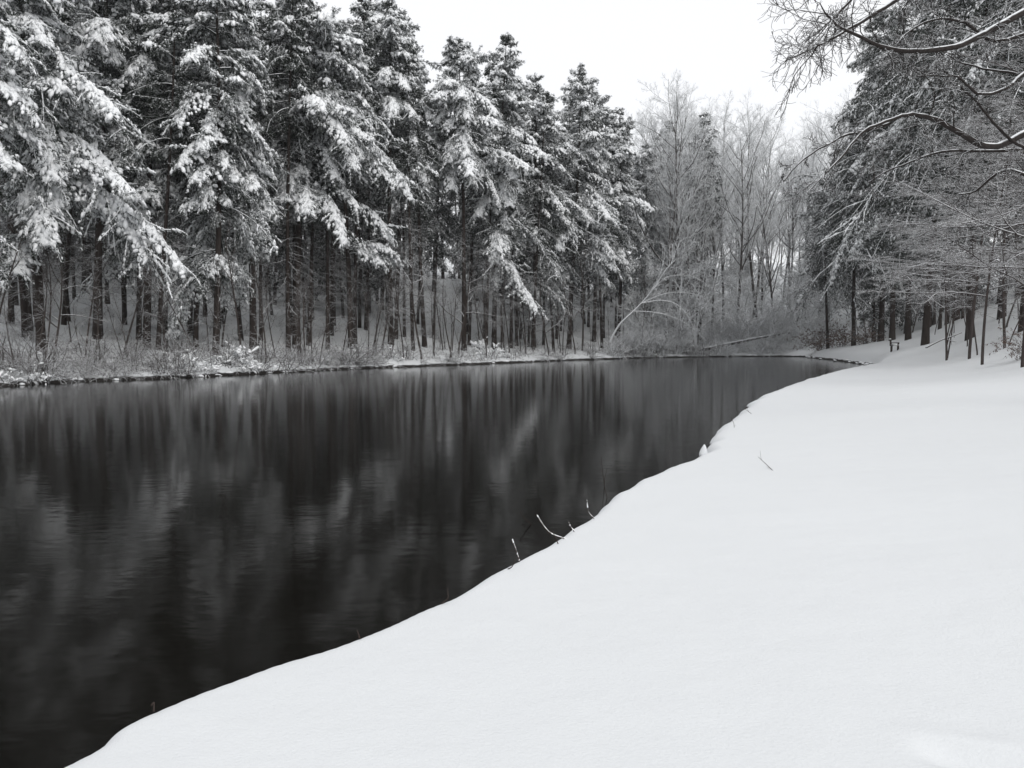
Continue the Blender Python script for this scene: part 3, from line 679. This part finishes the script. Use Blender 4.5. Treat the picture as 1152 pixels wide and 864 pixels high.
for px, D0, D1, r0, r1, nt_ in LIMBS:
    q, rr = limb(px, D0, D1, r0, r1); q = q-off
    g = Geo(); q = q+np.cumsum(rng.normal(0, .008, q.shape), 0); tubes(g, q[None], rr[None], 7)
    Lq = np.array([np.linalg.norm(np.diff(q, axis=0), axis=1).sum()])
    b, b_r, bl, _ = grow(q[None], rr[None], Lq, int(nt_*1.15), .2, 1, .8, .16, .3, -.1, .2, 8, .2, .010, .006); tubes(g, b, b_r, 4)
    c, c_r, cl, _ = grow(b, b_r, bl, 8, .15, 1, .75, .5, .3, -.15, .2, 6, .2, .008, .006); tubes(g, c, c_r, 3)
    e, e_r, el, _ = grow(c, c_r, cl, 6, .2, 1, .75, .55, .3, -.15, .2, 5, .2, .008, .0045); tubes(g, e, e_r, 3)
    g.obj('limb', M_limb, root)

# leaning white trunk at the far shore
def bent_tree(name, paths, m, label, cat, twigs=5, k=8):
    allp = [limb(*p) for p in paths]
    o = allp[0][0][0]; g = Geo(); root = empty(name, tuple(o))
    for i_, (q, rr) in enumerate(allp):
        gg = Geo(); tubes(gg, (q-o)[None], rr[None], k)
        if twigs:
            Lq = np.array([np.linalg.norm(np.diff(q, axis=0), axis=1).sum()])
            b, b_r, bl, _ = grow((q-o)[None], rr[None], Lq, twigs, .3, 1, .7, .3, .3, .1, .12, 7, .2, .01, .012); tubes(gg, b, b_r, 4)
            c, c_r, _, _ = grow(b, b_r, bl, 6, .2, 1, .7, .55, .3, 0, .15, 5, 0, .012, .016); tubes(gg, c, c_r, 3)
        gg.obj('trunk' if i_ == 0 else 'limb', m, root)
    return tag(root, label, cat)
Ds = shoreD(690)+1
bent_tree('leaning_tree', [([(686, 385), (697, 365), (718, 345), (735, 325), (748, 305), (760, 292)], Ds+1.5, Ds, .13, .04), ([(722, 341), (745, 338), (765, 345), (780, 368), (783, 385)], Ds, Ds-1, .06, .02), ([(735, 325), (750, 312), (775, 310), (795, 320)], Ds, Ds+1, .05, .02), ([(728, 334), (740, 314), (746, 296), (748, 280)], Ds, Ds-1, .05, .02), ([(722, 341), (750, 330), (785, 332), (808, 350)], Ds, Ds+1.5, .05, .02), ([(712, 350), (740, 352), (768, 362), (796, 384)], Ds, Ds-1.5, .05, .02)], M_frost, 'leaning white trunk splaying out over the far shore near the pond end', 'fallen tree', 12)
Ds = shoreD(840)
bent_tree('fallen_log', [([(792, 393), (815, 388), (845, 382), (870, 377), (890, 374)], Ds+.3, Ds+4, .25, .13)], M_limb, 'long fallen log with snow on top lying across the far end shore', 'log', 3)
p0 = at(1046, 390, 47); 
bent_tree('fallen_branch', [([(1042, 391), (1058, 383), (1072, 378), (1082, 374)], 46, 48, .05, .03)], M_limb, 'thin fallen branch on the snowy slope right of the bench', 'branch', 2)

# bench
def box(g, c, s):
    c = np.array(c); s = np.array(s)/2
    v = np.array([[x, y, z] for x in (-1, 1) for y in (-1, 1) for z in (-1, 1)])*s+c
    g.add(v, quads=[(0, 1, 3, 2), (4, 6, 7, 5), (0, 4, 5, 1), (2, 3, 7, 6), (0, 2, 6, 4), (1, 5, 7, 3)])
bx, by = ux(1006.5, 66), 66
root = empty('park_bench', (bx, by, tz(bx, by)-.05)); root.rotation_euler[2] = R(62); root.scale = (1.1, 1.1, 1.1)
tag(root, 'dark wooden park bench with snow on its seat beside the path under the hemlock', 'bench')
g = Geo()
for k in range(4): box(g, (0, -.19+.13*k, .45), (1.5, .11, .04))
g.obj('seat', M_wood, root, False)
g = Geo()
for k in range(3): box(g, (0, .29+.03*k, .60+.13*k), (1.5, .04, .11))
g.obj('backrest', M_wood, root, False)
for sx in (-1, 1):
    for sy in (-.2, .24):
        g = Geo(); box(g, (sx*.62, sy, .2), (.09, .09, .46)); g.obj('leg', M_wood, root, False)
    g = Geo(); box(g, (sx*.62, .02, .66), (.08, .56, .05)); box(g, (sx*.62, -.22, .55), (.07, .07, .2)); g.obj('armrest', M_wood, root, False)
    g = Geo(); box(g, (sx*.62, .31, .68), (.07, .06, .5)); g.obj('back_post', M_wood, root, False)
g = Geo(); 
xs = np.linspace(-.72, .72, 24); lumps(g, np.stack([xs, np.full(24, .0), np.full(24, .49)], 1), np.tile([0, 1., 0], (24, 1)), np.full(24, .09), 2.2, .6)
lumps(g, np.stack([xs, np.full(24, .355), np.full(24, .93)], 1), np.tile([1., 0, 0], (24, 1)), np.full(24, .045), 1.6, .8); g.obj('snow_cover', M_snow, root)

# stones along the point's waterline
def rock(name, loc, s, m, label, group=None, sq=.7, peak=0):
    g = Geo(); V = ICO_V.copy(); 
    v = V*(1+rng.normal(0, .2, (12, 1))); 
    if peak: v[:, 2] = np.where(v[:, 2] > .4, v[:, 2]*1.35, v[:, 2]); v[:, :2] *= np.clip(1.25-.65*(v[:, 2:3]+.5), .25, 1.2)
    g.add(v*np.array([s, s*.9, s*sq]), tris=ICO_F)
    me = g.mesh(name, m); o = bpy.data.objects.new(name, me); COL.objects.link(o); o.location = loc; o.rotation_euler[2] = rng.random()*6
    md = o.modifiers.new('s', 'SUBSURF'); md.levels = 2; md.render_levels = 2
    return tag(o, label, 'rock', group)
for k in range(34):
    t = rng.random(); i_ = int(t*(len(B)-2))+1; p = B[min(i_, len(B)-1)]+rng.normal(0, .35, 2)
    rock('shore_stone', (p[0], p[1], .05), rng.uniform(.15, .34), M_rock, 'dark snow-capped stone at the waterline of the point below the bench', 'stones along the point waterline')
for k in range(42):
    u = rng.uniform(-10, 740); D = shoreD(max(u, 0))+rng.normal(.05, .25); x = ux(u, D)
    rock('shore_stone', (x, D, rng.uniform(.0, .12)), rng.uniform(.12, .3), M_rock, 'dark half-buried stone at the waterline of the left bank', 'stones along the left bank waterline')
p = onz(792, 508, .28); rock('snowy_rock', (p[0], p[1], .26), .10, M_capped, 'pointed snow-covered stone sticking up from the near bank edge', None, 1.0, 1)

# twigs and dead stalks on the near bank: pixel of foot, pixel of tip
TW = [((668, 583), (660, 562), 'short snow-crusted twig poking from the bank beside the forked twigs', 1), ((635, 606), (603, 578), 'long slanting snow-crusted twig over the water', 1), ((628, 612), (616, 600), 'dark broken twig just below the long slanting twig', 0),
      ((584, 631), (576, 606), 'thin reddish stalk leaning over the water left of the long twig', 1), ((498, 678), (503, 662), 'single pale stalk on the near bank edge left of the twig cluster', 0), ((598, 590), (585, 575), 'faint thin stalk standing in water near the long twig', 0),
      ((683, 560), (683, 528), 'straight thin reed rising from the water by the bank', 0), ((680, 548), (676, 513), 'bent thin reed beside the straight reed', 0), ((869, 529), (853, 514), 'dark twig lying on the open snow', 0), ((875, 440), (875, 434), 'tiny dark twig on the bank edge farther along', 0),
      ((173, 799), (170, 794), 'tiny twig tip at the left of the near bank edge', 0), ((404, 716), (402, 709), 'stubby snow-tipped twig on the near bank edge', 0), ((646, 598), (640, 588), 'small forked snowy twig between the two longer twigs', 1), ((572, 640), (580, 628), 'snowy knot of twig at the foot of the reddish stalk', 0), ((826, 481), (822, 470), 'dark weed stalk beside the pointed stone', 0), ((846, 466), (836, 458), 'low dark weed on the bank where the shore bends', 0)]
for (fu, fv), (tu, tv), lab, sn in TW:
    a = onz(fu, fv, ZE-.02 if fu not in (598, 683, 680) else .0); D = a[1]
    if lab.startswith('dark twig lying'): 
        zg = .5
        for _k in range(12): a = onz(fu, fv, zg); zg = tz(a[0], a[1])
        b = at(tu, tv, a[1]+.45)
    else: b = at(tu, tv, D*.99)
    m_ = (a+b)/2+rng.normal(0, .02, 3); q = catmull([a-(b-a)*.1, a, m_, b], 4); o0 = q[0]
    rr = np.linspace(.0055, .0022, len(q)); g = Geo(); tubes(g, (q-o0)[None], rr[None], 5)
    Lq = np.array([np.linalg.norm(b-a)]); c, c_r, _, _ = grow((q-o0)[None], rr[None], Lq, 3 if Lq[0] > .12 else 0, .4, .95, .6, .25, .2, .1, .1, 4, 0, .01, .002); tubes(g, c, c_r, 4)
    if sn:
        root = empty('twig', tuple(o0)); g.obj('stem', M_stalk, root)
        h = Geo(); pp, dd = sample((q-o0)[None], np.linspace(.12, .97, 26)[None]); tubes(h, pp+np.array([0, 0, .0045]), (.0032*np.minimum(rng.lognormal(0, .6, 26), 2.4))[None], 6); h.obj('snow_crust', M_snow, root)
        tag(root, lab, 'twig')
    else:
        o = g.obj('twig', M_stalk); o.location = tuple(o0); tag(o, lab, 'twig')

# drop prototypes that were never placed
for o in [o for o in S.objects if o.parent is None and o.type in ('EMPTY', 'MESH') and not o.get('label') and not o.get('kind')]:
    for ch in list(o.children_recursive): bpy.data.objects.remove(ch)
    bpy.data.objects.remove(o)
for o in S.objects:
    if 'used' in o: del o['used']

# ------------------------------------------------------------------ sky and light: bright even overcast
EL, AZ = 38, 148
w = bpy.data.worlds.new('World'); S.world = w; w.use_nodes = True
nt = w.node_tree; bg = nt.nodes['Background']
sky = nt.nodes.new('ShaderNodeTexSky'); sky.sky_type = 'NISHITA'; sky.sun_disc = False; sky.sun_elevation = R(EL); sky.sun_rotation = R(AZ)
mx = nt.nodes.new('ShaderNodeMix'); mx.data_type = 'RGBA'; mx.inputs[0].default_value = .9; mx.inputs[7].default_value = (11.0, 11.05, 11.2, 1)
nt.links.new(sky.outputs[0], mx.inputs[6]); nt.links.new(mx.outputs[2], bg.inputs[0]); bg.inputs[1].default_value = .1
sl = bpy.data.lights.new('sun', 'SUN'); sl.energy = 1.25; sl.angle = R(40); sl.color = (1, .98, .95)
so = bpy.data.objects.new('sun', sl); COL.objects.link(so)
so.rotation_euler = (R(90-EL), 0, R(180-AZ))   # light arrives from behind the camera, a little to the right

# ------------------------------------------------------------------ air full of fine snow
HAZE = .0002
if HAZE:
    m = bpy.data.materials.new('haze'); m.use_nodes = True; nt = m.node_tree; nt.nodes.clear()
    out = nt.nodes.new('ShaderNodeOutputMaterial'); v = nt.nodes.new('ShaderNodeVolumePrincipled'); nt.links.new(v.outputs[0], out.inputs['Volume'])
    v.inputs['Color'].default_value = (.95, .96, .97, 1); v.inputs['Density'].default_value = HAZE
    g = Geo(); lo = min(Z.min(), -1)-1
    zt = max(60, Z.max()+40)
    box(g, (0, 0, (lo+zt)/2), (560, 560, zt-lo)); tag(g.obj('haze', m, None, False), kind='stuff')

S.view_settings.view_transform = 'Standard'; S.view_settings.look = 'None'; S.view_settings.exposure = 0; S.view_settings.gamma = 1
S.cycles.max_bounces = 8; S.cycles.diffuse_bounces = 7; S.cycles.glossy_bounces = 2; S.cycles.volume_bounces = 1
S.cycles.caustics_reflective = False; S.cycles.caustics_refractive = False
S.cycles.use_denoising = True; S.cycles.denoiser = 'OPENIMAGEDENOISE'; S.cycles.denoising_input_passes = 'RGB_ALBEDO_NORMAL'; S.cycles.denoising_prefilter = 'ACCURATE'
S.render.use_persistent_data = False
